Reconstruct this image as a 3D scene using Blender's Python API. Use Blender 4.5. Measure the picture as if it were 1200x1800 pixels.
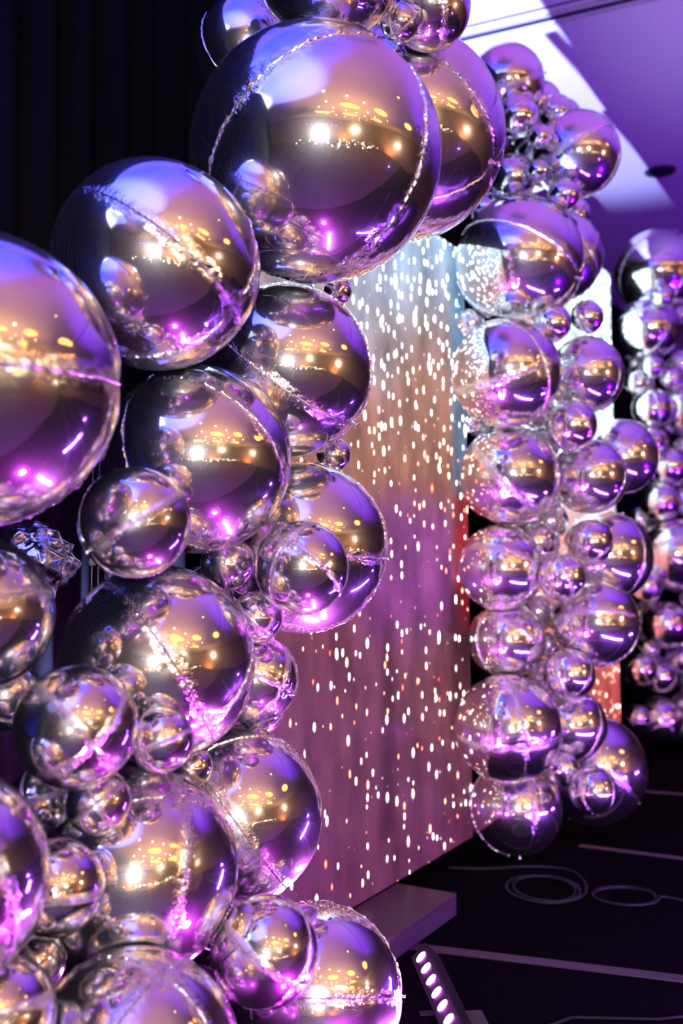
import bpy, bmesh, math, random
import numpy as np
from mathutils import Vector, Matrix, Quaternion

for _o in list(bpy.data.objects): bpy.data.objects.remove(_o)
random.seed(7); rng = np.random.default_rng(7)
scene = bpy.context.scene
COL = scene.collection

# ---------------------------------------------------------------- camera, world, exposure
cam_d = bpy.data.cameras.new('camera'); cam = bpy.data.objects.new('camera', cam_d); COL.objects.link(cam)
cam_d.sensor_fit = 'VERTICAL'; cam_d.sensor_height = 36.0; cam_d.sensor_width = 24.0; cam_d.lens = 35.0
cam_d.clip_start = 0.05; cam_d.clip_end = 100
cam_d.dof.use_dof = True; cam_d.dof.focus_distance = 3.25; cam_d.dof.aperture_fstop = 1.6
PITCH = math.atan(100/1750)
cam.matrix_world = (Matrix.Translation((0, 0, 1.6)) @ Matrix.Rotation(math.pi/2 + PITCH, 4, 'X')
                    @ Matrix.Rotation(math.radians(-0.5), 4, 'Z'))
scene.camera = cam
world = bpy.data.worlds.new('world'); scene.world = world; world.use_nodes = True
world.node_tree.nodes['Background'].inputs[0].default_value = (0.004, 0.002, 0.010, 1)
world.node_tree.nodes['Background'].inputs[1].default_value = 1.0
vs = scene.view_settings
vs.view_transform = 'Standard'; vs.look = 'None'; vs.gamma = 1.0; vs.use_curve_mapping = False; vs.exposure = 0.0
scene.cycles.glossy_bounces = 4; scene.cycles.diffuse_bounces = 2; scene.cycles.max_bounces = 6
scene.cycles.sample_clamp_indirect = 12.0; scene.cycles.adaptive_threshold = 0.05

# stage line: the two screens and the drape run along DIR, and face along NRM
A = Vector((0.707, 5.666, 0)); DIR = Vector((0.510, 0.860, 0)).normalized(); NRM = Vector((0.860, -0.510, 0)).normalized()
STAGE_ANG = math.atan2(DIR.y, DIR.x)
CEIL = 5.5

# ---------------------------------------------------------------- helpers
def nodes(name):
    m = bpy.data.materials.new(name); m.use_nodes = True
    nt = m.node_tree; nt.nodes.clear()
    out = nt.nodes.new('ShaderNodeOutputMaterial')
    return m, nt, out
class G:
    """small node-graph helper"""
    def __init__(s, nt): s.nt = nt
    def n(s, t, **kw):
        x = s.nt.nodes.new(t)
        for k, v in kw.items(): setattr(x, k, v)
        return x
    def l(s, a, b): s.nt.links.new(a, b)
    def put(s, sock, v):
        if isinstance(v, bpy.types.NodeSocket): s.l(v, sock)
        elif isinstance(v, (tuple, list)) and len(v) == 3 and sock.type == 'RGBA': sock.default_value = (*v, 1)
        else: sock.default_value = v
    def m(s, op, a, b=0.0, c=None, clamp=False):
        x = s.n('ShaderNodeMath', operation=op, use_clamp=clamp); s.put(x.inputs[0], a); s.put(x.inputs[1], b)
        if c is not None: s.put(x.inputs[2], c)
        return x.outputs[0]
    def mix(s, f, a, b, bt='MIX'):
        x = s.n('ShaderNodeMix', data_type='RGBA', blend_type=bt)
        s.put(x.inputs[0], f); s.put(x.inputs[6], a); s.put(x.inputs[7], b); return x.outputs[2]
    def comb(s, x, y, z=0.0):
        c = s.n('ShaderNodeCombineXYZ'); s.put(c.inputs[0], x); s.put(c.inputs[1], y); s.put(c.inputs[2], z); return c.outputs[0]
    def ramp(s, f, stops, interp='LINEAR'):
        r = s.n('ShaderNodeValToRGB'); r.color_ramp.interpolation = interp; s.put(r.inputs[0], f)
        e = r.color_ramp.elements
        while len(e) < len(stops): e.new(0.5)
        for el, (p, c) in zip(e, stops): el.position = p; el.color = (*c, 1)
        return r.outputs[0]
    def step(s, x, a, b):
        r = s.n('ShaderNodeMapRange', interpolation_type='SMOOTHSTEP'); s.put(r.inputs[0], x); s.put(r.inputs[1], a); s.put(r.inputs[2], b)
        return r.outputs[0]
    def noise(s, vec, scale, detail=2.0, rough=0.5):
        x = s.n('ShaderNodeTexNoise'); s.put(x.inputs['Vector'], vec); x.inputs['Scale'].default_value = scale
        x.inputs['Detail'].default_value = detail; x.inputs['Roughness'].default_value = rough; return x.outputs['Fac']

def plain(name, col, rough=0.5, metal=0.0, nscale=40.0, namt=0.25, bump=0.0, spec=0.5):
    m, nt, out = nodes(name); g = G(nt)
    b = g.n('ShaderNodeBsdfPrincipled'); tc = g.n('ShaderNodeTexCoord')
    f = g.noise(tc.outputs['Object'], nscale, 3.0)
    c0 = tuple(v*(1-namt) for v in col); c1 = tuple(min(1, v*(1+namt)) for v in col)
    g.l(g.mix(f, c0, c1), b.inputs['Base Color'])
    b.inputs['Roughness'].default_value = rough; b.inputs['Metallic'].default_value = metal
    b.inputs['Specular IOR Level'].default_value = spec
    if bump:
        bp = g.n('ShaderNodeBump'); bp.inputs['Strength'].default_value = bump; bp.inputs['Distance'].default_value = 0.01
        g.l(f, bp.inputs['Height']); g.l(bp.outputs[0], b.inputs['Normal'])
    g.l(b.outputs[0], out.inputs[0]); return m
def glow(name, col, strength):
    m, nt, out = nodes(name); g = G(nt)
    e = g.n('ShaderNodeEmission'); e.inputs[0].default_value = (*col, 1); e.inputs[1].default_value = strength; m.cycles.emission_sampling = "AUTO" if strength > 100 else "NONE"
    g.l(e.outputs[0], out.inputs[0]); return m

def link(name, me, mat=None, parent=None, smooth=False):
    o = bpy.data.objects.new(name, me); COL.objects.link(o)
    if mat and not me.materials: me.materials.append(mat)
    if parent: o.parent = parent
    if smooth: me.polygons.foreach_set('use_smooth', [True]*len(me.polygons))
    return o
def from_bm(name, bm, mat, parent=None, smooth=False):
    me = bpy.data.meshes.new(name); bm.to_mesh(me); bm.free(); return link(name, me, mat, parent, smooth)
def tag(o, label, cat, group=None):
    o['label'] = label; o['category'] = cat
    if group: o['group'] = group
    return o
def struct(o): o['kind'] = 'structure'; return o
def empty(name, loc, rot=(0, 0, 0)):
    o = bpy.data.objects.new(name, None); COL.objects.link(o); o.location = loc; o.rotation_euler = rot; o.empty_display_size = 0.1; return o
def bbox(bm, x0, x1, y0, y1, z0, z1, bev=0.0):
    r = bmesh.ops.create_cube(bm, size=1.0); vv = r['verts']
    for v in vv: v.co = Vector(((x0+x1)/2+v.co.x*(x1-x0), (y0+y1)/2+v.co.y*(y1-y0), (z0+z1)/2+v.co.z*(z1-z0)))
    if bev:
        es = list({e for v in vv for e in v.link_edges})
        bmesh.ops.bevel(bm, geom=es, offset=bev, segments=2, affect='EDGES', profile=0.5)
def box(name, mat, ext, parent=None, bev=0.0):
    bm = bmesh.new(); bbox(bm, *ext, bev=bev); return from_bm(name, bm, mat, parent)
def lathe(name, mat, prof, parent=None, seg=32, smooth=True):
    """profile [(r, z)] turned about z"""
    bm = bmesh.new(); rings = []
    for r, z in prof: rings.append([bm.verts.new((r*math.cos(2*math.pi*k/seg), r*math.sin(2*math.pi*k/seg), z)) for k in range(seg)])
    for a, b in zip(rings, rings[1:]):
        for k in range(seg):
            bm.faces.new((a[k], a[(k+1) % seg], b[(k+1) % seg], b[k]))
    if prof[0][0] > 1e-6: bm.faces.new(list(reversed(rings[0])))
    if prof[-1][0] > 1e-6: bm.faces.new(rings[-1])
    bmesh.ops.remove_doubles(bm, verts=bm.verts, dist=1e-6)
    bmesh.ops.recalc_face_normals(bm, faces=bm.faces)
    o = from_bm(name, bm, mat, parent, smooth); return o
def tube(name, mat, pts, rad, parent=None, seg=8, closed=False):
    pts = [Vector(p) for p in pts]; n = len(pts); bm = bmesh.new(); rings = []
    for i, p in enumerate(pts):
        t = (pts[(i+1) % n if closed else min(i+1, n-1)] - pts[(i-1) % n if closed else max(i-1, 0)]).normalized()
        a = Vector((0, 0, 1)) if abs(t.z) < 0.9 else Vector((1, 0, 0))
        s = t.cross(a).normalized(); w = s.cross(t)
        rings.append([bm.verts.new(p + rad*(math.cos(2*math.pi*k/seg)*s + math.sin(2*math.pi*k/seg)*w)) for k in range(seg)])
    for i in range(n if closed else n-1):
        a, b = rings[i], rings[(i+1) % n]
        for k in range(seg): bm.faces.new((a[k], a[(k+1) % seg], b[(k+1) % seg], b[k]))
    if not closed: bm.faces.new(list(reversed(rings[0]))); bm.faces.new(rings[-1])
    bmesh.ops.recalc_face_normals(bm, faces=bm.faces)
    return from_bm(name, bm, mat, parent, True)
def spot(name, parent, loc, target, col, watts, deg, blend=0.4, rad=0.05):
    d = bpy.data.lights.new(name, 'SPOT'); d.color = col; d.energy = watts; d.spot_size = math.radians(deg); d.spot_blend = blend; d.shadow_soft_size = rad
    o = bpy.data.objects.new(name, d); COL.objects.link(o); o.location = loc
    o.rotation_euler = (Vector(target)-Vector(loc)).to_track_quat('-Z', 'Y').to_euler()
    if parent:
        bpy.context.view_layer.update(); mw = o.matrix_basis.copy(); o.parent = parent; o.matrix_parent_inverse = parent.matrix_basis.inverted()
    return o

M = {}
M['floor'] = plain('stage_floor_black', (0.004, 0.003, 0.005), 0.5, nscale=18, namt=0.5, bump=0.1, spec=0.0)
M['carpet'] = plain('carpet_painted_purple_light', (0.060, 0.010, 0.085), 0.9, nscale=60, namt=0.5, bump=0.3)  # purple light falling on the carpet is put into its colour
M['ceiling'] = plain('ceiling_paint', (0.72, 0.70, 0.72), 0.75, nscale=6, namt=0.03)
M['wall'] = plain('wall_paint', (0.40, 0.22, 0.12), 0.7, nscale=4, namt=0.1)
M['drape'] = plain('black_velvet_drape', (0.0035, 0.0035, 0.004), 0.95, nscale=30, namt=0.3, bump=0.2, spec=0.0)
M['trim'] = plain('ceiling_slot_dark', (0.03, 0.03, 0.05), 0.6)
M['bead'] = plain('ceiling_bead_paint', (0.55, 0.53, 0.58), 0.6, nscale=6, namt=0.03)
M['black'] = plain('black_housing', (0.008, 0.008, 0.010), 0.5, nscale=80, spec=0.15)
M['alu'] = plain('brushed_deck_edge', (0.06, 0.05, 0.07), 0.4, 0.5, nscale=90)
M['deck'] = plain('steel_base_violet_lit', (0.075, 0.045, 0.075), 0.42, 0.5, nscale=25, namt=0.35, bump=0.05)  # grey steel with the violet light on it mixed into its colour
M['cable'] = plain('black_cable', (0.008, 0.008, 0.010), 0.45, spec=0.25)
M['cord'] = plain('white_cord', (0.14, 0.13, 0.12), 0.6)
M['bracket'] = plain('grey_bracket', (0.03, 0.03, 0.035), 0.45, 0.3)

# ---------------------------------------------------------------- the room
def slab(name, mat, x0, x1, y0, y1, z0, z1): return struct(box(name, mat, (x0, x1, y0, y1, z0, z1)))
slab('floor', M['floor'], -12, 15, -13, 18, -0.1, 0.0)
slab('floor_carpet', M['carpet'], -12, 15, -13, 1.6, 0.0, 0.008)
slab('ceiling', M['ceiling'], -12, 15, -13, 18, CEIL, CEIL+0.1)
slab('wall_back', M['wall'], -12, 15, -13.1, -13, 0, CEIL)
slab('wall_front', M['wall'], -12, 15, 18, 18.1, 0, CEIL)
slab('wall_left', M['wall'], -12.1, -12, -13, 18, 0, CEIL)
slab('wall_right', M['wall'], 15, 15.1, -13, 18, 0, CEIL)

def stage(t, s, z): return A + DIR*t + NRM*s + Vector((0, 0, z))
def make_drape():
    bm = bmesh.new(); n = 1500; t0, t1 = -15.0, 9.5; prev = None
    for i in range(n+1):
        t = t0+(t1-t0)*i/n; H = 5.47 if t < -0.9 else 4.45      # full height left of the arch, lower behind the stage
        a = 0.05*math.sin(t*31.0+0.9*math.sin(t*3.1)) + 0.02*math.sin(t*13.7)
        cols = []
        for z in (0.02, 1.5, 3.0, H):
            k = 1.0-0.5*(z/H)
            cols.append(bm.verts.new(stage(t, -0.62+a*k, z)))
        for z in (H, 0.02):
            k = 1.0-0.5*(z/H)
            cols.append(bm.verts.new(stage(t, -0.64+a*k, z)))
        if prev:
            for j in range(6):
                bm.faces.new((prev[j], cols[j], cols[(j+1) % 6], prev[(j+1) % 6]))
        prev = cols
    bmesh.ops.recalc_face_normals(bm, faces=bm.faces)
    return from_bm('wall_drape', bm, M['drape'], None, True)
struct(make_drape())

# ceiling slot running across the stage ceiling
def ceiling_slot():
    p = Vector((0.973, 7.116, 0)); q = Vector((1.993, 6.655, 0)); d = (q-p).normalized(); nn = Vector((-d.y, d.x, 0))
    ang = math.atan2(d.y, d.x)
    for nm, off, w, h, mat in (('trim_1', 0.0, 0.035, 0.012, 'trim'), ('trim_2', -0.075, 0.03, 0.02, 'bead'), ('trim_3', 0.07, 0.02, 0.012, 'bead'), ('trim_4', -0.15, 0.012, 0.008, 'trim')):
        o = box(nm, M[mat], (-6, 8, -w/2, w/2, -h, 0.0)); o.location = p + nn*off + Vector((0, 0, CEIL)); o.rotation_euler = (0, 0, ang); struct(o)
ceiling_slot()
# stage deck edge strips in the floor
for i, (p, q, w) in enumerate((((0.285, 4.309), (1.306, 3.954), 0.07), ((1.524, 5.719), (1.850, 5.544), 0.05), ((2.055, 7.213), (2.373, 7.076), 0.05))):
    p = Vector((*p, 0)); q = Vector((*q, 0)); d = (q-p).normalized()
    o = box('trim_%d' % (i+5), M['alu'], (-0.5 if i == 0 else -0.2, 5.0, -w/2, w/2, 0, 0.006), bev=0.002); o.location = p; o.rotation_euler = (0, 0, math.atan2(d.y, d.x)); struct(o)

# ---------------------------------------------------------------- LED screens
def screen_mat(name, stops, gain, off, density, spark):
    m, nt, out = nodes(name); g = G(nt)
    tc = g.n('ShaderNodeTexCoord'); sep = g.n('ShaderNodeSeparateXYZ'); g.l(tc.outputs['Object'], sep.inputs[0])
    X, Z = sep.outputs[0], sep.outputs[2]
    flat = g.comb(g.m('ADD', X, off), Z)
    warp = g.m('MULTIPLY', g.m('SUBTRACT', g.noise(flat, 1.3, 3.0), 0.5), 0.9)
    zz = g.m('DIVIDE', g.m('ADD', Z, warp), 4.0, clamp=True)
    base = g.ramp(zz, stops)
    br = g.m('MULTIPLY_ADD', g.noise(g.comb(g.m('MULTIPLY', g.m('ADD', X, off), 2.2), Z), 2.2, 4.0, 0.6), 2.2, -0.1)
    # pixel rows of the panel
    wv = g.m('MULTIPLY_ADD', g.m('SINE', g.m('MULTIPLY', Z, 2*math.pi/0.010)), 0.16, 0.88)
    wx = g.m('MULTIPLY_ADD', g.m('SINE', g.m('MULTIPLY', X, 2*math.pi/0.016)), 0.10, 0.92)
    br = g.m('MULTIPLY', g.m('MULTIPLY', br, wv), wx)
    # darker and tinted soft shapes on the near screen
    def blob(cx, cz, hw, hh, soft):
        a = g.m('SUBTRACT', 1.0, g.step(g.m('ABSOLUTE', g.m('SUBTRACT', X, cx)), hw, hw+soft))
        b = g.m('SUBTRACT', 1.0, g.step(g.m('ABSOLUTE', g.m('SUBTRACT', Z, cz)), hh, hh+soft))
        return g.m('MULTIPLY', a, b)
    if off == 0:
        dark = g.m('MAXIMUM', blob(1.28, 0.75, 0.01, 0.45, 0.13), blob(2.16, 1.0, 0.10, 0.35, 0.12))
        br = g.m('MULTIPLY', br, g.m('SUBTRACT', 1.0, g.m('MULTIPLY', dark, 0.5)))
        base = g.mix(g.m('MULTIPLY', blob(1.55, 1.50, 0.35, 0.18, 0.28), 0.55), base, (0.28, 0.04, 0.36))
        base = g.mix(g.m('MULTIPLY', blob(2.26, 1.55, 0.10, 0.30, 0.15), 0.8), base, (0.42, 0.01, 0.03))
        base = g.mix(g.m('MULTIPLY', blob(2.26, 2.9, 0.12, 0.9, 0.15), 0.7), base, (0.03, 0.22, 0.42))
    base = g.mix(1.0, base, g.comb(br, br, br), 'MULTIPLY')
    def layer(sx, sz, seed, pres, cap, soft):
        v = g.n('ShaderNodeTexVoronoi', voronoi_dimensions='2D', feature='F1'); v.inputs['Scale'].default_value = 1.0
        g.l(g.comb(g.m('MULTIPLY_ADD', X, sx, seed+off), g.m('MULTIPLY_ADD', Z, sz, seed*1.7)), v.inputs['Vector'])
        sp = g.n('ShaderNodeSeparateColor'); g.l(v.outputs['Color'], sp.inputs[0])
        # more sparks towards the top
        p = g.m('ADD', g.m('SUBTRACT', sp.outputs[0], pres), g.m('MULTIPLY', g.step(Z, 1.6, 3.2), 0.48))
        thr = g.m('MINIMUM', g.m('MULTIPLY', p, 0.5), cap)
        k = g.m('SUBTRACT', 1.0, g.step(v.outputs['Distance'], g.m('SUBTRACT', thr, soft), thr))
        k = g.m('MULTIPLY', k, g.m('GREATER_THAN', thr, 0.03))
        warm = g.ramp(sp.outputs[1], [(0.0, (1.0, 0.10, 0.04)), (0.2, (1.0, 0.32, 0.16)), (0.45, (1.0, 0.66, 0.48)), (0.8, (1.0, 0.92, 0.86))])
        cool = g.ramp(sp.outputs[1], [(0.0, (0.35, 0.75, 1.0)), (0.4, (0.8, 0.92, 1.0)), (0.8, (1.0, 0.93, 0.88))])
        c = g.mix(g.step(Z, 1.9, 2.9), warm, cool)
        st = g.m('MULTIPLY', k, g.m('MULTIPLY_ADD', sp.outputs[2], spark, spark*0.35))
        return c, st
    total = base
    for args in ((11*density, 5.6*density, 3.1, 0.58, 0.16, 0.10), (19*density, 9*density, 8.7, 0.54, 0.20, 0.12), (5.2*density, 2.4*density, 5.3, 0.78, 0.12, 0.08)):
        c, st = layer(*args)
        total = g.mix(1.0, total, g.mix(1.0, c, g.comb(st, st, st), 'MULTIPLY'), 'ADD')
    e = g.n('ShaderNodeEmission'); g.l(total, e.inputs[0]); e.inputs[1].default_value = gain
    gl = g.n('ShaderNodeBsdfGlossy'); gl.inputs[0].default_value = (0.05, 0.05, 0.05, 1); gl.inputs[1].default_value = 0.35
    add = g.n('ShaderNodeAddShader'); g.l(e.outputs[0], add.inputs[0]); g.l(gl.outputs[0], add.inputs[1]); g.l(add.outputs[0], out.inputs[0]); m.cycles.emission_sampling = 'NONE'
    return m
def led_screen(t0, w, H1, mat, label):
    root = empty('led_screen', stage(t0, 0, 0), (0, 0, STAGE_ANG)); tag(root, label, 'screen', 'tall screens on the stage')
    H0 = 0.10
    f = box('screen_face', mat, (0, w, -0.012, 0.0, 0, H1-H0), root); f.location = (0, 0, H0)
    bm = bmesh.new()
    bbox(bm, -0.006, 0, -0.014, 0.09, H0, H1); bbox(bm, w, w+0.006, -0.014, 0.09, H0, H1); bbox(bm, -0.006, w+0.006, -0.014, 0.09, H1, H1+0.006)
    bbox(bm, 0, w, 0.0, 0.09, H0-0.006, H1)
    from_bm('cabinet', bm, M['black'], root)
    for x in (0.25, w-0.25):
        bm = bmesh.new(); bbox(bm, x-0.03, x+0.03, 0.09, 0.15, 0, 3.6); bbox(bm, x-0.03, x+0.03, 0.09, 0.45, 0, 0.05)
        from_bm('support', bm, M['black'], root)
    return root
S1 = [(0.0, (.15, .03, .10)), (.16, (.17, .045, .075)), (.30, (.20, .055, .085)), (.42, (.26, .09, .10)), (.50, (.38, .16, .11)), (.60, (.42, .21, .16)), (.68, (.42, .36, .42)), (.78, (.40, .55, .78)), (1.0, (.5, .8, 1.0))]
S2 = [(0.0, (.45, .07, .08)), (.2, (.6, .11, .09)), (.38, (.8, .28, .26)), (.52, (.85, .75, .85)), (.62, (.75, 1.0, 1.1)), (1.0, (.85, 1.1, 1.2))]
led_screen(-2.26, 2.26, 3.42, screen_mat('screen_clip_near', S1, 1.2, 0.0, 1.0, 8.5), 'near tall video screen showing falling golden sparks over brown and magenta')
led_screen(0.42, 2.66, 4.07, screen_mat('screen_clip_far', S2, 1.25, 17.0, 1.2, 9.0), 'distant tall video screen glowing white above and coral below')

# steel base plate under the near screen
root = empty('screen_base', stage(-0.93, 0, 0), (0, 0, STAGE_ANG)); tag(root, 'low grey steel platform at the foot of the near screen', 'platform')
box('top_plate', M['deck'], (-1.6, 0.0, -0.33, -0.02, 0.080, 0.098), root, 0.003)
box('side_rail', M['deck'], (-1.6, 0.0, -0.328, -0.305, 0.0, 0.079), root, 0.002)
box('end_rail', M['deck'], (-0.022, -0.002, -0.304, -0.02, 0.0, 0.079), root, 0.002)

# ---------------------------------------------------------------- balloons
def foil_mat():
    m, nt, out = nodes('mirror_foil'); g = G(nt)
    tc = g.n('ShaderNodeTexCoord'); oi = g.n('ShaderNodeObjectInfo')
    sep = g.n('ShaderNodeSeparateXYZ'); g.l(tc.outputs['Object'], sep.inputs[0])
    dist = g.m('MINIMUM', g.m('ABSOLUTE', sep.outputs[0]), g.m('ABSOLUTE', sep.outputs[1]))
    near = g.m('POWER', g.m('SUBTRACT', 1.0, g.step(dist, 0.0, 0.16)), 2.0)
    sh = g.n('ShaderNodeVectorMath', operation='ADD'); g.l(tc.outputs['Object'], sh.inputs[0]); g.l(g.comb(g.m('MULTIPLY', oi.outputs['Random'], 40.0), 0.0), sh.inputs[1])
    wr = g.noise(sh.outputs[0], 16.0, 3.0, 0.6)
    fine = g.noise(sh.outputs[0], 2.2, 2.0)
    h = g.m('ADD', g.m('MULTIPLY', g.m('MULTIPLY', wr, near), 1.0), g.m('MULTIPLY', fine, 0.05))
    bp = g.n('ShaderNodeBump'); bp.inputs['Strength'].default_value = 0.6; bp.inputs['Distance'].default_value = 0.02; g.l(h, bp.inputs['Height'])
    a = g.n('ShaderNodeBsdfGlossy'); a.inputs[0].default_value = (0.93, 0.92, 0.94, 1); a.inputs[1].default_value = 0.04; g.l(bp.outputs[0], a.inputs['Normal'])
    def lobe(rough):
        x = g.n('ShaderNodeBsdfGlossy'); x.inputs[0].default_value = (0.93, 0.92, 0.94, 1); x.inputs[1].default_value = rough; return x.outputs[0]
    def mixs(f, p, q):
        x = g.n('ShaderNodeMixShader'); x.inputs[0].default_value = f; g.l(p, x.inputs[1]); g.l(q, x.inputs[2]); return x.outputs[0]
    # a sharp mirror with rougher lobes imitating lens bloom around bright lamps
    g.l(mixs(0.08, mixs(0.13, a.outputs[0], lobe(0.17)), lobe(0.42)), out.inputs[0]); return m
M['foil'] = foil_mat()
M['seam'] = plain('foil_weld_seam', (0.92, 0.90, 0.92), 0.16, 1.0, nscale=60, namt=0.15, bump=0.3)

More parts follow.
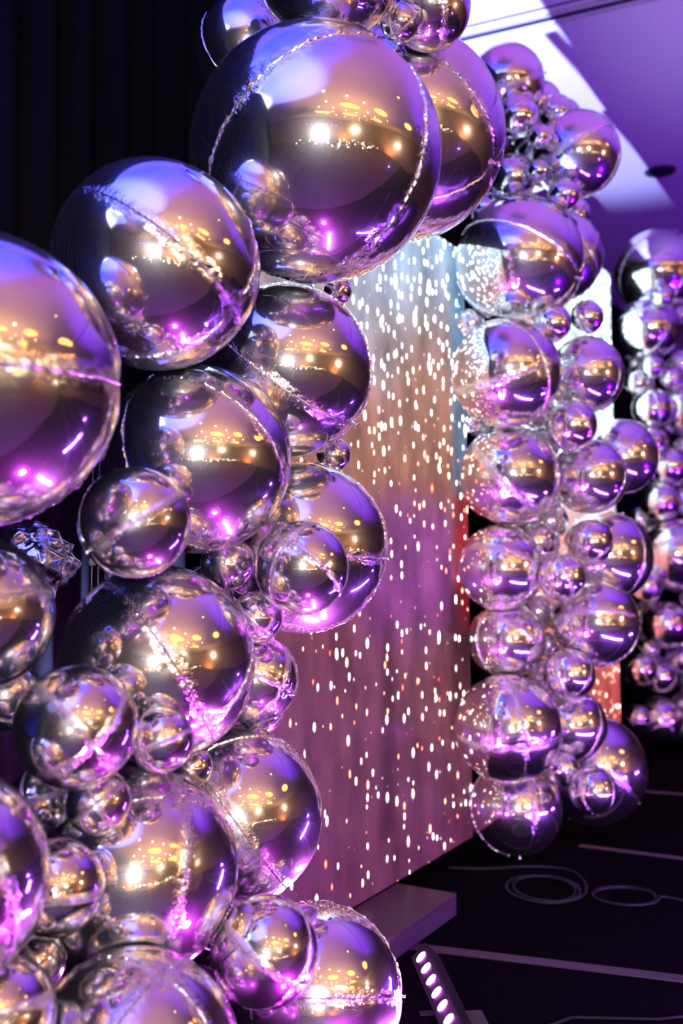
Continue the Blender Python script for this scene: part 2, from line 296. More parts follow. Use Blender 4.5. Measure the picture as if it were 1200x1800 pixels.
# cluster, x, y, z, radius, pole direction, label
BALLOONS = [
 ("L",-0.068,2.954,2.850,0.380,(0.64,-0.35,0.69),"huge mirror-silver balloon near the top of the left cluster, largest in full view"),
 ("L",0.248,3.763,3.268,0.396,(0.86,-0.30,-0.40),"large bronze-looking silver balloon tucked behind the right side of the largest balloon"),
 ("L",-0.488,2.618,2.412,0.277,(-0.80,0.32,0.51),"large silver balloon with bright white centre highlight against the black drape"),
 ("L",-0.799,2.130,2.014,0.322,(-0.95,-0.30,0.01),"huge silver balloon cut by the left picture edge with a level seam"),
 ("L",-0.178,3.222,2.246,0.286,(0.78,-0.07,-0.62),"silver balloon with paired highlights directly below the largest balloon, beside the screen"),
 ("L",-0.420,2.898,1.923,0.275,(-0.55,-0.39,0.74),"large silver balloon with diagonal light streaks in the middle of the left cluster"),
 ("L",-0.128,3.321,1.673,0.285,(0.96,-0.24,-0.14),"silver balloon beside the screen with a smaller balloon resting on its front"),
 ("L",-0.118,2.926,1.604,0.139,(-0.30,-0.77,0.56),"small silver balloon sitting on the front of the balloon beside the screen"),
 ("L",-0.519,2.497,1.721,0.141,(-0.71,-0.47,-0.52),"small silver balloon with a ring-shaped seam in front of the dark cord gap"),
 ("L",-0.513,2.776,1.345,0.271,(0.60,-0.59,-0.54),"large silver balloon with seams meeting in a knot at its lower right"),
 ("L",-0.276,3.124,1.261,0.138,(0.70,-0.70,-0.13),"small silver balloon poking out beside the screen with seams crossing at its tip"),
 ("L",-0.626,2.356,1.236,0.144,(0.50,-0.85,-0.17),"small silver balloon with a level seam at the lower left, two-toned across"),
 ("L",-0.450,2.484,1.183,0.081,(-0.44,-0.88,-0.16),"very small silver balloon wedged below the large knotted balloon"),
 ("L",-0.339,3.124,0.845,0.272,(-0.40,-0.55,0.73),"silver balloon with a white-hot magenta glow at its base, touching the screen edge"),
 ("L",-0.548,2.675,0.811,0.267,(0.51,-0.35,0.79),"large silver balloon with a diagonal beaded seam and magenta lower right"),
 ("L",-0.211,2.661,0.605,0.141,(0.62,-0.68,-0.40),"small silver balloon with a level seam and knot near the bottom edge"),
 ("L",-0.086,2.955,0.377,0.250,(0.98,-0.20,0.03),"silver balloon with a pointed tail at right, lowest one beside the platform"),
 ("L",-0.489,2.342,0.478,0.247,(0.32,-0.26,0.91),"dark blue-reflecting silver balloon cut by the bottom picture edge"),
 ("L",-0.837,2.080,0.973,0.227,(0.36,0.05,-0.93),"dark silver balloon cut by the left picture edge near the bottom"),
 ("L",-0.665,2.339,0.873,0.110,(-0.43,-0.90,0.06),"small dark bronze silver balloon in the lower left recess"),
 ("L",-0.594,2.440,1.045,0.080,(0.19,-0.97,0.12),"very small silver balloon under the two-toned balloon at lower left"),
 ("L",-0.751,2.169,0.655,0.135,(0.24,-0.91,0.33),"dark silver balloon in the bottom left picture corner"),
 ("L",-0.864,2.360,1.500,0.181,(0.20,-0.97,0.15),"bronze silver balloon cut by the left picture edge at mid height"),
 ("L",-0.844,2.522,1.291,0.089,(0.72,-0.25,-0.64),"small silver balloon at the left picture edge beside the two-toned balloon"),
 ("L",-0.021,3.045,3.523,0.243,(0.66,-0.29,-0.69),"dark silver balloon cut by the top picture edge above the largest balloon"),
 ("L",0.316,3.319,3.523,0.143,(-0.20,-0.36,0.91),"golden silver balloon cut by the top picture edge at the right of the arch"),
 ("L",-0.326,3.450,3.456,0.176,(-0.52,-0.15,0.84),"dark blue balloon with a beaded seam hanging at the upper left"),
 ("L",0.208,3.204,3.406,0.064,(-0.31,-0.44,-0.84),"tiny silver balloon squeezed between the two balloons at the top edge"),
 ("L",-0.009,3.450,2.575,0.052,(-0.86,-0.14,0.49),"tiny silver balloon between the screen and the gap under the largest balloon"),
 ("L",-0.028,3.433,1.994,0.063,(0.62,0.04,-0.78),"tiny silver balloon between two balloons at the middle of the screen edge"),
 ("L",-0.407,3.455,0.951,0.097,(-0.43,-0.84,0.33),"very small silver balloon under the knotted balloon, beside the screen"),
 ("L",-0.760,2.526,1.027,0.082,(-0.27,-0.96,0.12),"very small dark balloon in the shadowed hollow at lower left"),
 ("L",-0.411,2.660,0.436,0.092,(0.77,-0.63,0.10),"very small magenta-lit balloon at the bottom picture edge"),
 ("L",-0.756,2.455,0.663,0.082,(0.63,-0.38,-0.68),"very small dark violet balloon low in the left hollow"),
 ("L",-0.349,3.049,1.620,0.084,(-0.19,-0.70,0.69),"very small silver balloon wedged between three balloons beside the screen"),
 ("L",-0.908,2.953,1.633,0.138,(0.20,-0.47,-0.86),"half-deflated crumpled blue and violet balloon in the dark gap at left"),
 ("R",0.971,5.582,4.381,0.219,(0.96,-0.21,0.18),"silver balloon at the very top of the right column against the ceiling"),
 ("R",1.200,5.830,4.369,0.143,(-0.63,-0.53,-0.56),"violet silver balloon peeking out behind the topmost balloon of the right column"),
 ("R",0.999,5.416,4.109,0.117,(-0.92,-0.14,-0.37),"small silver balloon just under the topmost balloon of the right column"),
 ("R",1.340,5.481,3.916,0.243,(0.77,-0.48,0.42),"dark bronze silver balloon jutting out at the upper right of the right column"),
 ("R",0.973,5.462,3.781,0.127,(0.96,-0.09,-0.25),"small silver balloon beside the large bronze one, upper right column"),
 ("R",1.104,5.308,3.946,0.062,(0.41,-0.22,-0.89),"tiny silver balloon at the left of the dark bronze balloon"),
 ("R",1.218,5.294,3.617,0.086,(0.02,-0.84,0.55),"tiny silver balloon under the dark bronze balloon"),
 ("R",1.089,5.328,3.764,0.062,(0.96,-0.08,-0.26),"tiny gold-glinting balloon in the gap left of the dark bronze balloon"),
 ("R",1.423,5.970,3.746,0.111,(0.62,-0.65,0.44),"small bronze balloon peeking out below the dark bronze balloon"),
 ("R",0.986,5.374,3.274,0.350,(0.84,-0.38,-0.38),"largest silver balloon of the right column, its left half mirroring the sparkling screen"),
 ("R",1.292,5.827,3.440,0.271,(0.56,-0.82,-0.12),"bronze silver balloon behind the right side of the column's largest balloon"),
 ("R",0.875,5.209,2.624,0.288,(0.59,-0.81,-0.00),"silver balloon with a knot on its face, below the column's largest balloon"),
 ("R",1.379,5.597,2.684,0.226,(0.72,-0.64,0.27),"bronze silver balloon at the right of the knotted balloon in the right column"),
 ("R",1.128,5.226,2.894,0.100,(-0.58,-0.41,0.70),"small bronze balloon under the column's largest balloon"),
 ("R",1.410,5.628,3.025,0.098,(-0.51,-0.09,0.85),"small bronze balloon sticking out at the right above the knotted balloon"),
 ("R",1.248,5.365,2.365,0.139,(-0.53,-0.17,0.83),"small silver balloon in the middle of the right column, above a violet one"),
 ("R",0.920,5.430,2.102,0.274,(0.61,-0.27,-0.74),"silver balloon with red sparkles at left, halfway down the right column"),
 ("R",1.394,5.580,2.105,0.211,(0.81,-0.52,0.27),"silver balloon with a slanting seam, centre of the right column"),
 ("R",1.655,5.873,2.249,0.223,(0.65,-0.46,0.61),"violet silver balloon at the right edge of the right column, halfway up"),
 ("R",0.868,5.448,1.599,0.236,(0.88,-0.46,-0.14),"silver balloon with crimson and violet left side beside the screen edge"),
 ("R",1.099,5.701,1.737,0.147,(0.77,-0.11,-0.62),"silver balloon mostly hidden behind the crimson-sided balloon"),
 ("R",1.538,5.802,1.659,0.265,(0.32,-0.26,0.91),"large pale pink silver balloon at the right edge of the right column"),
 ("R",1.352,5.421,1.734,0.124,(-0.64,-0.25,-0.73),"small silver balloon resting on the large pale pink balloon"),
 ("R",1.164,5.291,1.545,0.127,(-0.03,-0.94,0.33),"small silver balloon between the crimson-sided and pale pink balloons"),
 ("R",1.400,5.554,1.288,0.246,(0.93,-0.36,0.05),"silver balloon with a level seam and bright violet underside"),
 ("R",0.907,5.541,1.199,0.214,(-0.67,-0.36,0.65),"pink sparkling silver balloon, third from the bottom at the screen edge"),
 ("R",1.216,5.394,1.024,0.138,(-0.09,-0.58,-0.81),"small silver balloon under the level-seamed balloon"),
 ("R",0.879,5.368,0.744,0.288,(0.15,-0.97,-0.21),"silver balloon with a cross of seams, second from the bottom at the screen edge"),
 ("R",1.262,5.628,0.715,0.210,(0.63,-0.35,0.70),"violet-lit silver balloon right of the cross-seamed balloon"),
 ("R",0.944,5.585,0.274,0.258,(0.04,-0.26,-0.96),"deep blue and violet silver balloon lowest in the right column"),
 ("R",1.464,5.953,0.407,0.319,(0.80,-0.12,-0.59),"dark violet silver balloon with a tail, low at the right of the right column"),
 ("R",1.313,5.325,0.421,0.126,(0.09,-0.35,-0.93),"small violet balloon resting on the dark tailed balloon near the floor"),
 ("R",0.780,5.662,2.432,0.081,(-0.55,0.05,-0.83),"tiny silver balloon showing behind the knotted balloon beside the screen"),
 ("R",0.725,5.500,2.960,0.083,(-0.48,-0.13,0.87),"tiny blue-violet balloon between the screen edge and two larger balloons"),
 ("R",1.180,5.447,0.510,0.092,(0.14,-0.39,0.91),"tiny violet balloon between the three lowest balloons of the right column"),
 ("R",1.203,6.084,4.144,0.199,(-0.28,-0.66,-0.70),"added balloon mostly hidden at the back of the upper right column, shading the ceiling"),  # added behind the column to cast a rounded shadow on the ceiling
 ("F",2.768,8.539,4.158,0.367,(0.33,-0.47,0.82),"violet silver balloon at the top of the distant column, right picture edge"),
 ("F",2.620,8.376,3.618,0.271,(0.51,-0.82,0.25),"second balloon down the distant column, its left half glowing white"),
 ("F",2.669,8.104,3.827,0.094,(0.79,-0.25,0.55),"tiny silver balloon between the two top balloons of the distant column"),
 ("F",2.555,8.524,3.172,0.157,(0.76,-0.36,-0.55),"small white-glowing balloon next to the edge of the distant screen"),
 ("F",2.623,8.291,3.273,0.105,(-0.72,-0.08,0.69),"tiny gold-glinting balloon in the upper distant column"),
 ("F",2.970,8.505,2.953,0.245,(0.30,-0.07,0.95),"violet balloon cut by the right picture edge in the upper distant column"),
 ("F",2.625,8.341,2.929,0.173,(-0.20,-0.13,0.97),"white-glowing balloon in the distant column above its middle"),
 ("F",2.945,8.515,3.341,0.147,(-0.54,-0.82,0.22),"small violet balloon at the right picture edge, upper distant column"),
 ("F",2.799,8.474,2.449,0.175,(0.99,-0.02,-0.11),"small silver balloon at the middle of the distant column"),
 ("F",2.740,8.652,2.693,0.129,(0.73,-0.07,0.68),"tiny pale balloon above the middle of the distant column"),
 ("F",2.838,8.508,1.696,0.316,(0.43,-0.77,0.48),"largest balloon of the lower distant column, pink at left"),
 ("F",2.713,8.460,2.147,0.174,(0.34,-0.76,0.55),"small pink balloon above the largest balloon of the lower distant column"),
 ("F",2.979,8.598,2.164,0.158,(-0.13,-0.99,0.08),"small silver balloon at the right picture edge, middle of distant column"),
 ("F",2.755,8.525,1.102,0.204,(0.29,-0.56,0.77),"violet balloon in the lower distant column with a white highlight"),
 ("F",2.628,8.730,1.329,0.139,(-0.45,-0.81,-0.38),"tiny pink balloon at the left of the lower distant column"),
 ("F",2.474,8.666,0.685,0.098,(-0.15,-0.59,0.79),"tiny dark violet balloon beside the pink distant screen"),
 ("F",2.708,8.568,0.655,0.136,(0.78,-0.06,0.62),"tiny violet balloon, fourth from the bottom in the distant column"),
 ("F",2.714,8.651,0.282,0.205,(-0.01,-1.00,0.06),"lowest violet balloon of the distant column with a bright highlight"),
 ("F",2.478,8.476,0.324,0.115,(-0.50,-0.86,-0.13),"tiny coral-reflecting balloon low in the distant column"),
 ("F",2.913,8.660,0.790,0.128,(0.62,-0.49,-0.62),"tiny violet balloon at the right picture edge, low in the distant column"),
 ("F",2.968,8.784,0.383,0.119,(-0.92,-0.34,-0.21),"tiny dark balloon at the right picture edge near the floor"),
 ("F",2.643,8.687,0.887,0.109,(-0.09,-0.83,-0.55),"tiny silver balloon over the dark gap of the distant column"),
 ("L",-0.504,3.410,0.836,0.063,(0.99,-0.08,-0.14),""),
 ("L",-0.381,3.051,0.494,0.082,(0.22,-0.97,-0.03),""),
 ("L",-0.259,3.022,1.457,0.080,(0.36,-0.76,-0.54),""),
 ("L",-0.432,2.880,1.039,0.060,(0.61,0.67,-0.43),""),
 ("L",-0.420,3.265,1.166,0.086,(0.07,0.59,0.80),""),
 ("L",-0.273,3.312,1.136,0.077,(-0.23,-0.65,-0.73),""),
 ("L",-0.373,2.881,0.605,0.074,(0.35,0.82,0.46),""),
 ("L",-0.433,3.176,1.527,0.089,(0.06,0.19,-0.98),""),
 ("L",-0.367,3.406,1.187,0.061,(-0.01,-0.98,0.22),""),
 ("R",0.973,5.923,4.343,0.118,(0.67,-0.74,-0.07),""),
 ("R",1.026,5.698,1.520,0.077,(0.72,0.56,-0.41),""),
 ("R",0.891,5.596,2.570,0.111,(0.98,-0.07,0.20),""),
 ("R",1.153,5.624,2.306,0.100,(0.23,0.57,0.78),""),
 ("R",1.118,5.762,1.341,0.115,(0.63,0.53,-0.57),""),
 ("R",1.221,5.876,1.867,0.118,(-0.38,-0.32,0.87),""),
 ("R",0.839,5.598,3.645,0.104,(0.78,0.61,0.15),""),
 ("R",1.159,5.776,4.119,0.115,(0.25,0.96,0.09),""),
 ("R",1.104,5.583,2.485,0.105,(-0.43,0.84,0.33),""),
 ("R",1.253,5.593,4.213,0.101,(0.03,-0.05,1.00),""),
 ("R",1.194,5.726,1.963,0.068,(0.18,-0.98,0.03),""),
 ("R",1.023,5.738,2.558,0.082,(0.24,-0.74,0.63),""),
 ("R",1.003,5.874,1.479,0.098,(-0.39,-0.21,0.90),""),
 ("R",1.390,6.024,4.378,0.119,(0.64,0.76,0.15),""),
 ("R",1.070,5.884,3.927,0.117,(-0.54,-0.77,0.33),""),
 ("R",1.172,5.724,1.155,0.076,(0.96,-0.13,-0.23),""),
 ("R",0.937,5.774,1.948,0.119,(0.41,-0.70,-0.58),""),
 ("R",1.217,5.929,0.754,0.109,(-0.36,-0.74,-0.58),""),
 ("R",1.075,5.605,3.648,0.101,(0.86,0.43,-0.29),""),
 ("R",1.122,5.747,2.137,0.107,(-0.78,-0.22,0.58),""),
 ("R",0.826,5.795,2.147,0.119,(-0.98,-0.19,0.07),""),
 ("R",0.867,5.795,2.654,0.104,(-0.58,-0.38,-0.72),""),
 ("R",0.934,5.802,3.610,0.116,(0.80,0.31,-0.51),""),
 ("R",0.976,5.724,3.808,0.107,(-0.40,-0.90,-0.16),""),
 ("R",1.020,5.918,2.081,0.109,(0.45,0.28,0.85),""),
 ("R",1.116,5.680,0.983,0.102,(0.85,-0.45,0.28),""),
 ("F",2.508,8.588,1.467,0.104,(-0.06,-0.15,-0.99),""),
 ("F",2.600,8.835,1.101,0.132,(0.68,0.25,0.68),""),
 ("F",2.741,8.780,0.733,0.093,(0.71,0.68,-0.17),""),
 ("F",2.993,8.742,0.158,0.128,(-0.43,0.77,-0.46),""),
 ("F",2.935,8.443,1.323,0.086,(0.82,-0.09,-0.57),""),
 ("F",2.524,8.336,1.434,0.148,(-0.30,0.92,0.24),""),
 ("F",2.521,8.518,2.707,0.136,(0.24,-0.90,0.36),""),
 ("F",2.936,8.434,3.746,0.087,(-0.81,-0.38,-0.45),""),
 ("F",2.593,8.664,2.008,0.108,(-0.70,0.51,0.50),""),
 ("F",2.591,8.693,3.384,0.115,(0.44,0.83,-0.36),""),
 ("F",3.006,8.572,0.360,0.110,(-0.36,-0.92,-0.17),""),
 ("F",3.086,8.579,3.794,0.128,(-0.52,-0.34,0.78),""),
 ("F",2.606,8.294,2.650,0.113,(-0.73,0.31,-0.60),""),
 ("F",2.996,8.633,0.579,0.114,(0.75,-0.27,0.60),""),
 ("F",2.794,8.320,3.182,0.099,(-0.03,0.97,0.26),""),
 ("F",2.957,8.563,2.635,0.088,(-0.50,0.65,0.57),""),
 ("F",2.851,8.675,3.708,0.120,(-0.92,0.37,-0.10),""),
 ("F",2.507,8.432,0.730,0.135,(0.21,0.58,-0.79),""),
 ("F",2.675,8.967,0.872,0.140,(0.53,-0.85,-0.04),""),
 ("F",2.663,8.747,2.940,0.142,(0.54,0.76,-0.37),""),
 ("F",2.751,8.977,0.597,0.142,(0.06,-1.00,0.01),""),
 ("F",3.017,8.811,3.813,0.114,(-0.34,0.82,0.45),""),
 ("F",3.018,8.885,0.637,0.137,(0.84,-0.31,0.45),""),
 ("F",2.995,8.900,0.897,0.142,(-0.71,-0.25,0.66),""),
]
CENT = np.array([b[1:4] for b in BALLOONS], float); RAD = np.array([b[4] for b in BALLOONS], float)
GROUPS = {'L': 'mirror balloons of the left cluster', 'R': 'mirror balloons of the right column', 'F': 'mirror balloons of the distant column'}
ORD = 'topmost,second,third,fourth,fifth,sixth,seventh,eighth,ninth,tenth,eleventh,twelfth,thirteenth,fourteenth,fifteenth,sixteenth,seventeenth,eighteenth,nineteenth,twentieth,twenty-first,twenty-second,twenty-third,twenty-fourth,twenty-fifth,twenty-sixth'.split(',')
WHERE = {'L': 'left cluster', 'R': 'right column', 'F': 'distant column'}
FILL_LABEL = {}
for cl_ in 'LRF':
    ids = sorted([k for k, b in enumerate(BALLOONS) if b[0] == cl_ and not b[6]], key=lambda k: -BALLOONS[k][3])
    for n_, k in enumerate(ids):
        FILL_LABEL[k] = 'small silver filler balloon deep in the %s, %s' % (WHERE[cl_], ORD[n_]+' of its kind' if n_ == 0 else ORD[n_]+' from the top')
def make_balloon(i):
    cl, x, y, z, R, pole, label = BALLOONS[i]
    crumple = 'crumpled' in label
    c = CENT[i]
    q = Vector((0, 0, 1)).rotation_difference(Vector(pole).normalized()) @ Quaternion((0, 0, 1), rng.uniform(0, 1.57))
    W = np.array(q.to_matrix())
    # neighbours pressing on this balloon: contact planes
    planes = []
    for j in range(len(BALLOONS)):
        if j == i: continue
        v = CENT[j]-c; d = float(np.linalg.norm(v))
        if d < R+RAD[j]+0.03: planes.append((v/d, ((d*d+R*R-RAD[j]**2)/(2*d)-0.0025)/R))
    # the floor, and the faces of the two screens
    if c[2] < R+0.01: planes.append((np.array((0, 0, -1.0)), (c[2]-0.004)/R))
    s_ = (Vector(c)-A).dot(NRM); t_ = (Vector(c)-A).dot(DIR)
    if s_ < R+0.02 and (-2.30-R < t_ < R or 0.42-R < t_ < 3.08+R) and s_ > 0: planes.append((-np.array(NRM), (s_-0.018)/R))
    ph = rng.uniform(0, 6.28, 8); fr = rng.normal(size=(6, 3))*2.2
    def radius(dirs):
        X, Y, Z = dirs[..., 0], dirs[..., 1], dirs[..., 2]
        dist = np.minimum(abs(X), abs(Y)); th = np.arccos(np.clip(Z, -1, 1))
        r = 1.0 - 0.016*np.exp(-dist/0.07) - 0.03*np.exp(-((1-abs(Z))/0.012))
        sgn = np.where(abs(X) < abs(Y), np.sign(Y)+0.3*np.sign(X), 2*np.sign(X)+0.3*np.sign(Y))
        r = r + 0.0045*np.exp(-dist/0.09)*np.sin(th*27+sgn*2+ph[0]+1.5*np.sin(th*5+ph[1]))
        for k in range(6): r = r + (0.03 if crumple else 0.0013)*np.sin(dirs @ fr[k]*1.6+ph[k+2 if k < 6 else 7])
        if crumple:
            for k in range(6): r = r - 0.05*abs(np.sin(dirs @ fr[k]*2.1+ph[k]))
        wd = dirs @ W.T; kk = 0.022
        for nrm, h in planes:
            cs = wd @ nrm
            t = np.where(cs > 0.05, h/np.maximum(cs, 0.05), 9.0)
            hh = np.clip(0.5+0.5*(t-r)/kk, 0, 1)
            r = t*(1-hh)+r*hh-kk*hh*(1-hh)
        return r
    depth = c[1]
    pxr = R/depth*1750
    seg, rg = (120, 84) if pxr > 120 else (88, 60) if pxr > 70 else (60, 42) if pxr > 38 else (40, 28)
    th = np.pi*np.arange(1, rg)/rg; phi = 2*np.pi*(np.arange(seg))/seg
    T, Pp = np.meshgrid(th, phi, indexing='ij')
    dirs = np.stack([np.sin(T)*np.cos(Pp), np.sin(T)*np.sin(Pp), np.cos(T)], -1)
    dirs = np.concatenate([dirs.reshape(-1, 3), [[0, 0, 1.0], [0, 0, -1.0]]])
    V = dirs*radius(dirs)[:, None]
    n = (rg-1)*seg; idx = np.arange(n).reshape(rg-1, seg); nx = np.roll(idx, -1, axis=1)
    quads = np.stack([idx[:-1], idx[1:], nx[1:], nx[:-1]], -1).reshape(-1, 4)
    t1 = np.stack([np.full(seg, n), idx[0], nx[0]], -1); t2 = np.stack([np.full(seg, n+1), nx[-1], idx[-1]], -1)
    me = bpy.data.meshes.new('foil_balloon')
    me.from_pydata(V.tolist(), [], quads.tolist()+t1.tolist()+t2.tolist())
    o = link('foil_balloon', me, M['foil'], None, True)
    o.location = c; o.rotation_mode = 'QUATERNION'; o.rotation_quaternion = q; o.scale = (R, R, R)
    tag(o, label or FILL_LABEL[i], 'balloon', GROUPS[cl] if label else 'filler '+GROUPS[cl])
    if pxr < 17: return o
    # welded seams: two great circles of crimped foil
    ns = 200 if pxr > 120 else 130 if pxr > 60 else 72
    w = 0.013; hgt = 0.021
    for a0 in (0.0, math.pi/2):
        a = np.linspace(0, 2*np.pi, ns, endpoint=False)
        dr = np.stack([np.sin(a)*math.cos(a0), np.sin(a)*math.sin(a0), np.cos(a)], -1)
        side = np.array((-math.sin(a0), math.cos(a0), 0.0)); r = radius(dr)
        jit = rng.uniform(-1, 1, ns); zig = np.where(np.arange(ns) % 2, 1, -1)*0.004
        v0 = dr*(r-0.004)[:, None]-side*w; v2 = dr*(r-0.004)[:, None]+side*w
        hk = hgt*np.clip((r-0.962)/0.02, 0.0, 1.0)
        v1 = dr*(r+hk*(0.75+0.4*jit))[:, None]+side[None]*(zig+0.003*jit)[:, None]
        vv = np.concatenate([v0, v1, v2]); k = np.arange(ns); k2 = (k+1) % ns
        fq = np.concatenate([np.stack([k, k2, k2+ns, k+ns], -1), np.stack([k+ns, k2+ns, k2+2*ns, k+2*ns], -1), np.stack([k+2*ns, k2+2*ns, k2, k], -1)])
        sm = bpy.data.meshes.new('seam'); sm.from_pydata(vv.tolist(), [], fq.tolist()); link('seam', sm, M['seam'], o)
    rp = float(radius(np.array([[0, 0, 1.0]]))[0])
    pw = W @ np.array((0, 0, 1.0))
    if any(float(pw @ nr) > 0.3 and h/float(pw @ nr) < 1.16 for nr, h in planes): return o        # no room for the tail against a neighbour
    prof = [(0.030, rp-0.02), (0.022, rp+0.015), (0.014, rp+0.035), (0.026, rp+0.055), (0.040, rp+0.085), (0.034, rp+0.088), (0.0, rp+0.05)]
    tl = lathe('tail', M['seam'], prof, o, 12); tl.scale = (1.0, 0.45, 1.0)
    return o
for i in range(len(BALLOONS)): make_balloon(i)

# ---------------------------------------------------------------- lamps
EYE = glow('violet_led_eye', (0.80, 0.14, 1.0), 1300.0)
EYE2 = glow('violet_led_strip_eye', (0.40, 0.08, 1.0), 750.0)
def led_bar(loc, yaw, tilt, n, label, eye, pitch=0.105, lr=1.0):
    """a batten: its long axis is local x, its eyes face local -y"""
    root = empty('led_bar_light', loc, (0, 0, yaw)); tag(root, label, 'stage light', 'floor bar lights')
    Lh = n*pitch/2+0.02
    rt = Matrix.Translation((0, 0, 0.11)) @ Matrix.Rotation(tilt, 4, 'X')
    b = box('housing', M['black'], (-Lh, Lh, -0.035, 0.045, -0.04, 0.04), root, 0.004); b.matrix_local = rt
    for k in range(n):
        e = lathe('lens', eye, [(0.0, -0.004), (0.021*lr, -0.004), (0.021*lr, 0.0012), (0.0, 0.0014)], root, 20)
        e.matrix_local = rt @ Matrix.Translation((-Lh+0.02+pitch*(k+0.5), -0.0345, 0)) @ Matrix.Rotation(math.pi/2, 4, 'X')
    for x in (-Lh*0.55, Lh*0.55):
        bm = bmesh.new(); bbox(bm, x-0.015, x+0.015, -0.06, 0.08, 0.0, 0.006); bbox(bm, x-0.004, x+0.004, 0.046, 0.052, 0.006, 0.12)
        from_bm('foot', bm, M['bracket'], root)
    bm = bmesh.new(); bbox(bm, -Lh*0.1, Lh*0.35, 0.050, 0.11, 0.02, 0.115, 0.005); from_bm('power_box', bm, M['bracket'], root)
    return root
def yaw_of(p, q): d = Vector(q)-Vector(p); return math.atan2(d.y, d.x)
# the bar in view stands on the floor, eyes towards the left cluster
led_bar((0.353, 3.38, 0), yaw_of((0.362, 3.388, 0), (0.315, 3.90, 0))+math.pi, math.radians(-45), 10, 'black bar light with a row of glowing violet eyes on the floor at bottom right', EYE)
led_bar((-0.10, 3.52, 0), yaw_of((0, 0, 0), DIR)+math.pi, math.radians(-72), 8, 'magenta bar light on the floor behind the lowest balloons of the left cluster', EYE, 0.105, 1.7)
led_bar((2.77, 4.35, 0), math.radians(220), math.radians(-14), 10, 'violet floor bar light facing the right column, further of two', EYE2)
led_bar((1.93, 3.65, 0), math.radians(220), math.radians(-14), 10, 'violet floor bar light facing the right column, nearer of two', EYE2)
led_bar((5.2, 5.6, 0), math.radians(218), math.radians(-12), 10, 'violet bar light on the floor facing the distant column, seen only as reflections', EYE2)

def can(name, loc, target, col, watts, deg, label, rad=0.04, blend=0.5, cat='stage light'):
    root = empty(name, loc); tag(root, label, cat, 'floor wash lights')
    d = (Vector(target)-Vector(loc)).normalized(); qq = d.to_track_quat('Z', 'Y')
    c = lathe('housing', M['black'], [(0.0, -0.16), (0.05, -0.16), (0.085, -0.05), (0.09, 0.0), (0.084, 0.0), (0.07, -0.05), (0.0, -0.06)], root, 24); c.rotation_mode = 'QUATERNION'; c.rotation_quaternion = qq
    bm = bmesh.new(); bbox(bm, -0.12, 0.12, -0.04, 0.04, -loc[2], -loc[2]+0.012); bbox(bm, -0.12, -0.11, -0.02, 0.02, -loc[2]+0.012, 0.02); bbox(bm, 0.11, 0.12, -0.02, 0.02, -loc[2]+0.012, 0.02)
    from_bm('yoke', bm, M['bracket'], root)
    s = spot('beam', None, Vector(loc)+d*0.02, target, col, watts, deg, blend, rad)
    s.parent = root; s.location = d*0.02
    return root
can('wash_light', (-1.438, 2.753, 0.30), (1.78, 7.75, 5.5), (0.36, 0.40, 1.0), 12500, 25, 'blue white wash light on the floor behind the screen line, near the drape', 0.03)
can('wash_light', (-0.9, -1.2, 0.30), (-2.0, -0.6, 5.5), (0.17, 0.22, 1.0), 3600, 62, 'blue white wash light on the floor lighting the ceiling by the drape', 0.05)
can('wash_light', (5.9, 4.6, 0.30), (4.2, 8.5, 5.5), (0.20, 0.0, 1.0), 1050, 110, 'violet wash light on the floor to the right of the stage')
can('wash_light', (1.6, -2.8, 0.30), (2.2, -3.0, 5.5), (1.0, 0.50, 0.24), 800, 112, 'added rosy wash light, unseen on the ballroom floor behind the photographer')  # added uplight, warms the ceiling that the balloons mirror
can('wash_light', (5.5, -4.5, 0.30), (6.0, -5.0, 5.5), (1.0, 0.48, 0.20), 1050, 116, 'added rosy wash light, unseen further back on the ballroom floor')  # second added uplight, warms the ceiling further back
can('wash_light', (7.5, 0.5, 0.30), (7.0, 1.0, 5.5), (0.35, 0.05, 1.0), 130, 140, 'added purple wash light, unseen on the ballroom floor at the right')  # added uplight, purples the right rims of the balloons
can('wash_light', (-1.75, 1.0, 0.20), (-2.35, 1.6, 3.2), (0.02, 0.05, 1.0), 4500, 80, 'deep blue wash light on the floor grazing the drape')
can('wash_light', (-1.2, -3.6, 0.30), (-4.2, -1.6, 2.2), (1.0, 0.95, 0.92), 9000, 70, 'white wash light on the floor lighting the drape folds')
can('wash_light', (1.0, -11.2, 0.30), (1.0, -13, 2.6), (1.0, 0.50, 0.18), 500, 140, 'added amber wash light at the foot of the back wall, nearer the drape')  # added wall washer, brings a gold tone into the reflections
can('wash_light', (7.5, -11.2, 0.30), (7.5, -13, 2.6), (1.0, 0.50, 0.18), 500, 140, 'added amber wash light at the foot of the back wall, nearer the corner')  # added like the one before, for more gold in the reflections
can('wash_light', (13.2, -3.0, 0.30), (15, -3.0, 2.6), (1.0, 0.50, 0.18), 500, 140, 'added amber wash light at the foot of the right wall')  # added on this wall too, for gold in the reflections
root = empty('par_light', (0.22, 2.35, 0.14)); tag(root, 'added magenta par light, out of view under the left cluster, white in its reflections', 'stage light')  # added lamp below the frame, turns the lower balloons magenta
_d = (Vector((-0.45, 2.85, 0.9))-Vector((0.22, 2.35, 0.14))).normalized()
for _nm, _mt, _pf in (('can', M['black'], [(0.0, -0.16), (0.09, -0.16), (0.11, 0.0), (0.104, 0.0), (0.0, -0.03)]), ('lens', glow('added_par_magenta', (0.80, 0.05, 1.0), 330.0), [(0.0, -0.025), (0.098, -0.012), (0.0, -0.006)])):
    _p = lathe(_nm, _mt, _pf, root, 24); _p.rotation_mode = 'QUATERNION'; _p.rotation_quaternion = _d.to_track_quat('Z', 'Y')

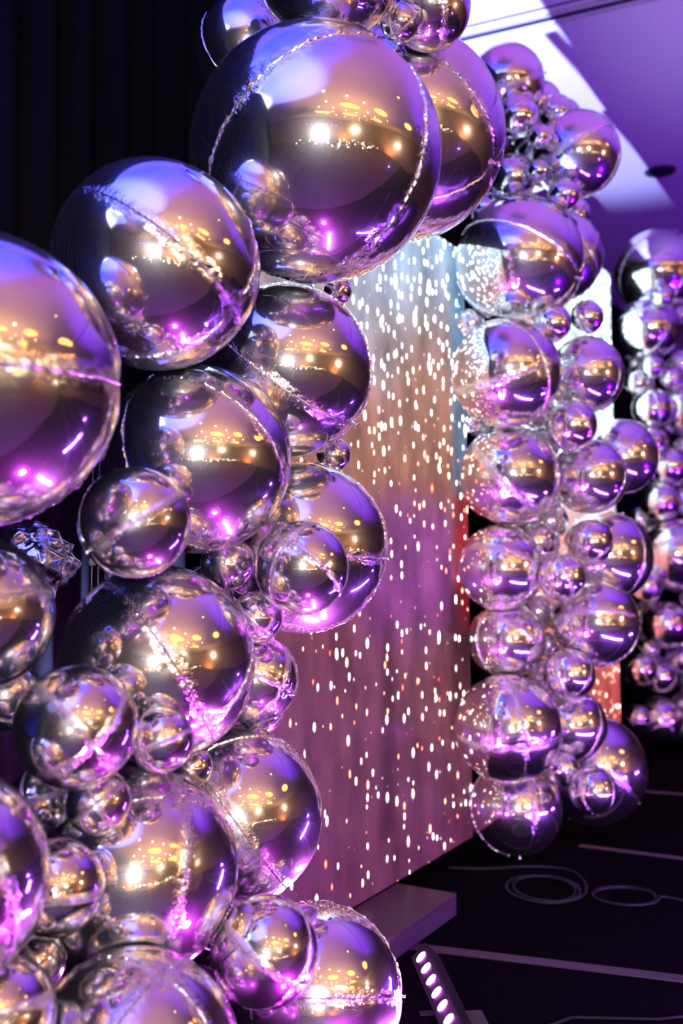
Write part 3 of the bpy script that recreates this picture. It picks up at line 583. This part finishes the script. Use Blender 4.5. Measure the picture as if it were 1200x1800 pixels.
def profile_light(loc, target, col, strength, label):
    root = empty('profile_spotlight', (loc[0], loc[1], 0)); tag(root, label, 'stage light', 'spotlights on stands facing the stage')
    h = loc[2]; d = (Vector(target)-Vector(loc)).normalized(); qq = d.to_track_quat('Z', 'Y')
    c = lathe('barrel', M['black'], [(0.0, -0.45), (0.10, -0.45), (0.13, -0.35), (0.11, -0.1), (0.115, 0.0), (0.14, 0.34), (0.135, 0.34), (0.105, 0.0), (0.10, -0.03), (0.0, -0.03)], root, 24); c.rotation_mode = 'QUATERNION'; c.rotation_quaternion = qq; c.location = (0, 0, h)
    e = lathe('lens', glow('lens_glow', col, strength), [(0.0, -0.026), (0.098, -0.026), (0.09, -0.016), (0.0, -0.010)], root, 24); e.rotation_mode = 'QUATERNION'; e.rotation_quaternion = qq; e.location = (0, 0, h)
    tube('pole', M['black'], [(0, 0, 0.1), (0, 0, h-0.13)], 0.02, root)
    for k in range(3):
        a = 2.1*k; tube('leg', M['black'], [(0, 0, 0.6), (0.45*math.cos(a), 0.45*math.sin(a), 0.012)], 0.012, root)
profile_light((0.55, -4.3, 2.3), (-0.1, 3, 1.6), (0.92, 0.97, 1.0), 4200, 'cool white spotlight on a stand behind the photographer')
profile_light((4.6, -4.0, 3.0), (0.6, 4, 1.8), (1.0, 0.72, 0.40), 1500, 'warm spotlight on a stand at the back right of the ballroom')
profile_light((9.0, 0.5, 2.8), (0.6, 4, 1.8), (1.0, 0.74, 0.46), 1300, 'warm spotlight on a stand far to the right of the stage')

# ballroom ceiling: warm coves, small downlights
COVE = glow('cove_amber', (1.0, 0.38, 0.08), 4.0); RIM = M['bead']
for k, (x, y, a, b) in enumerate(((3.6, -3.4, 1.3, 0.8), (6.4, -1.2, 1.2, 0.8), (5.6, -7.0, 1.5, 0.8), (1.4, -8.0, 1.4, 0.8), (9.6, -4.2, 1.3, 0.9), (8.6, 2.6, 1.2, 0.8))):
    root = empty('ceiling_cove', (x, y, CEIL)); tag(root, 'oval amber cove in the ballroom ceiling, reflected in the balloons', 'ceiling light', 'amber ceiling coves')
    p = lathe('panel', COVE, [(0.0, -0.03), (0.93, -0.03), (0.93, -0.012), (0.0, -0.012)], root, 40); p.scale = (a, b, 1)
    q = lathe('rim', RIM, [(0.94, -0.002), (0.94, -0.06), (1.0, -0.06), (1.0, -0.002)], root, 40); q.scale = (a, b, 1)
BULB = glow('downlight_warm', (1.0, 0.62, 0.30), 45.0); BLUE = glow('par_blue', (0.08, 0.14, 1.0), 30.0); CAND = glow('candle_warm', (1.0, 0.72, 0.45), 45.0)
pos = [(0.6+1.7*i+0.5*(j % 2), -1.6-1.9*j) for i in range(6) for j in range(5)]
for x, y in pos:
    if any(((x-a)/(c+.15))**2+((y-b)/(d+.15))**2 < 1 for a, b, c, d in ((3.6, -3.4, 1.3, 0.8), (6.4, -1.2, 1.2, 0.8), (5.6, -7.0, 1.5, 0.8), (1.4, -8.0, 1.4, 0.8), (9.6, -4.2, 1.3, 0.9))): continue
    root = empty('ceiling_downlight', (x, y, CEIL)); tag(root, 'small warm downlight in the ballroom ceiling, reflected in the balloons', 'ceiling light', 'warm ballroom downlights')
    lathe('bulb', BULB, [(0.0, -0.02), (0.07, -0.02), (0.075, -0.012), (0.0, -0.008)], root, 16)
    lathe('trim_ring', RIM, [(0.076, -0.002), (0.078, -0.024), (0.105, -0.012), (0.105, -0.002)], root, 20)
# dark recessed downlight in the stage ceiling
def recessed(loc, label, lit):
    root = empty('ceiling_downlight', loc); tag(root, label, 'ceiling light')
    lathe('trim_ring', M['trim'], [(0.11, -0.002), (0.11, -0.03), (0.15, -0.012), (0.15, -0.002)], root, 32)
    lathe('bulb', lit, [(0.0, -0.012), (0.106, -0.012), (0.106, -0.004), (0.0, -0.004)], root, 24)
    return root
recessed((3.176, 9.628, CEIL), 'dark recessed downlight in the violet ceiling at upper right', M['trim'])
r_ = recessed((3.9, 2.4, CEIL), 'round warm downlight with a slatted grille above the stage front, seen only in reflections', glow('grille_warm', (1.0, 0.62, 0.38), 6.0))
for k in range(7):
    x = -0.09+0.03*k; hw = math.sqrt(max(0.108**2-x*x, 0.0))
    box('slat', M['trim'], (x-0.004, x+0.004, -hw, hw, -0.028, -0.0125), r_)
r_.scale = (1.5, 1.5, 1)
for k in range(7):
    root = empty('par_light', (-1.4+0.9*k, -9.5, 3.6)); tag(root, 'small blue par light in a row high at the back, reflected in the balloons', 'stage light', 'blue par lights at the back')
    a = lathe('can', M['black'], [(0.0, -0.2), (0.07, -0.2), (0.08, 0.0), (0.074, 0.0), (0.0, -0.03)], root, 16); a.rotation_euler = (-math.pi/2, 0, 0)
    b = lathe('lens', BLUE, [(0.0, -0.02), (0.07, -0.012), (0.0, -0.006)], root, 16); b.rotation_euler = (-math.pi/2, 0, 0)
tag(tube('lighting_pipe', M['black'], [(-3, -9.35, 3.78), (6, -9.35, 3.78)], 0.03), 'black pipe carrying the blue par lights at the back', 'pipe')
taken = []
for k in range(44):
    x = -2.5+rng.uniform(0, 13); y = -3.6-rng.uniform(0, 6.5)
    if x < -0.5 and y > -5: x += 4
    if any((x-a)**2+(y-b)**2 < 0.2 for a, b in taken) or (x-4.6)**2+(y+4.0)**2 < 0.5 or (x-0.55)**2+(y+4.3)**2 < 0.5: continue
    taken.append((x, y))
    root = empty('table_candle', (x, y, 0)); tag(root, 'tall candle stand among the ballroom tables, a glint in the balloons', 'candle', 'candles in the ballroom')
    lathe('stand', M['bracket'], [(0.0, 0.0), (0.10, 0.0), (0.10, 0.01), (0.012, 0.02), (0.012, 0.95), (0.05, 1.0), (0.0, 1.0)], root, 12)
    lathe('flame', CAND, [(0.0, 1.001), (0.022, 1.02), (0.026, 1.045), (0.012, 1.09), (0.0, 1.11)], root, 10)

# ---------------------------------------------------------------- cables and cords
def loop_cable(name, cx, cy, ax, ay, turns, label, lead):
    pts = []
    n = 40*turns
    for k in range(n):
        a = 2*math.pi*k/40; s = 1+0.10*math.sin(k*0.11+cx)
        pts.append((cx+ax*s*math.cos(a)+0.03*k/n, cy+ay*s*math.sin(a), 0.008+0.006*(k//40)))
    ld = [Vector(pts[-1])]+[Vector((*p, 0.008)) for p in lead]
    for _ in range(3):                                   # round the corners of the lead
        nl = [ld[0]]
        for p, q in zip(ld, ld[1:]): nl += [p.lerp(q, 0.25), p.lerp(q, 0.75)]
        ld = nl+[ld[-1]]
    pts += ld[1:]
    tag(tube(name, M['cable'], pts, 0.0065, None, 8), label, 'cable')
loop_cable('coiled_cable', 0.97, 5.02, 0.17, 0.20, 3, 'black cable coiled on the dark floor below the right column', [(1.22, 5.12), (1.20, 5.36), (0.98, 5.42), (0.75, 5.36), (0.55, 5.40)])
loop_cable('coiled_cable', 1.34, 4.90, 0.15, 0.13, 2, 'smaller loop of black cable at the right of the coiled cable', [(1.55, 4.9), (1.75, 4.7), (2.2, 4.7)])
tag(tube('floor_cable', M['cable'], [(0.42, 3.32, 0.03), (0.5, 3.36, 0.008), (0.62, 3.5, 0.008), (0.8, 3.62, 0.008), (1.1, 3.6, 0.008), (1.6, 3.7, 0.008)], 0.006), 'thin black cable trailing from the bar light across the floor', 'cable')
for k, (x, y, z0, z1) in enumerate(((-0.775, 3.10, 0.95, 1.95), (-0.755, 3.10, 0.95, 1.95), (-0.732, 3.10, 0.95, 1.95))):
    root = empty('hanging_cord', (x, y, z0)); tag(root, ('white cord with a round bead in the dark gap, leftmost of three', 'thin white cord in the dark gap, middle of three', 'thicker white cord in the dark gap, rightmost of three')[k], 'cord', 'cords in the dark gap')
    tube('strand', M['cord'], [(0, 0, 0), (0.004, 0, 0.3), (-0.003, 0, 0.6), (0, 0, z1-z0)], (0.0022, 0.0018, 0.0035)[k], root, 6)
    if k == 0: lathe('bead', M['cord'], [(0.0, 0.665), (0.010, 0.668), (0.014, 0.678), (0.010, 0.688), (0.0, 0.691)], root, 14)
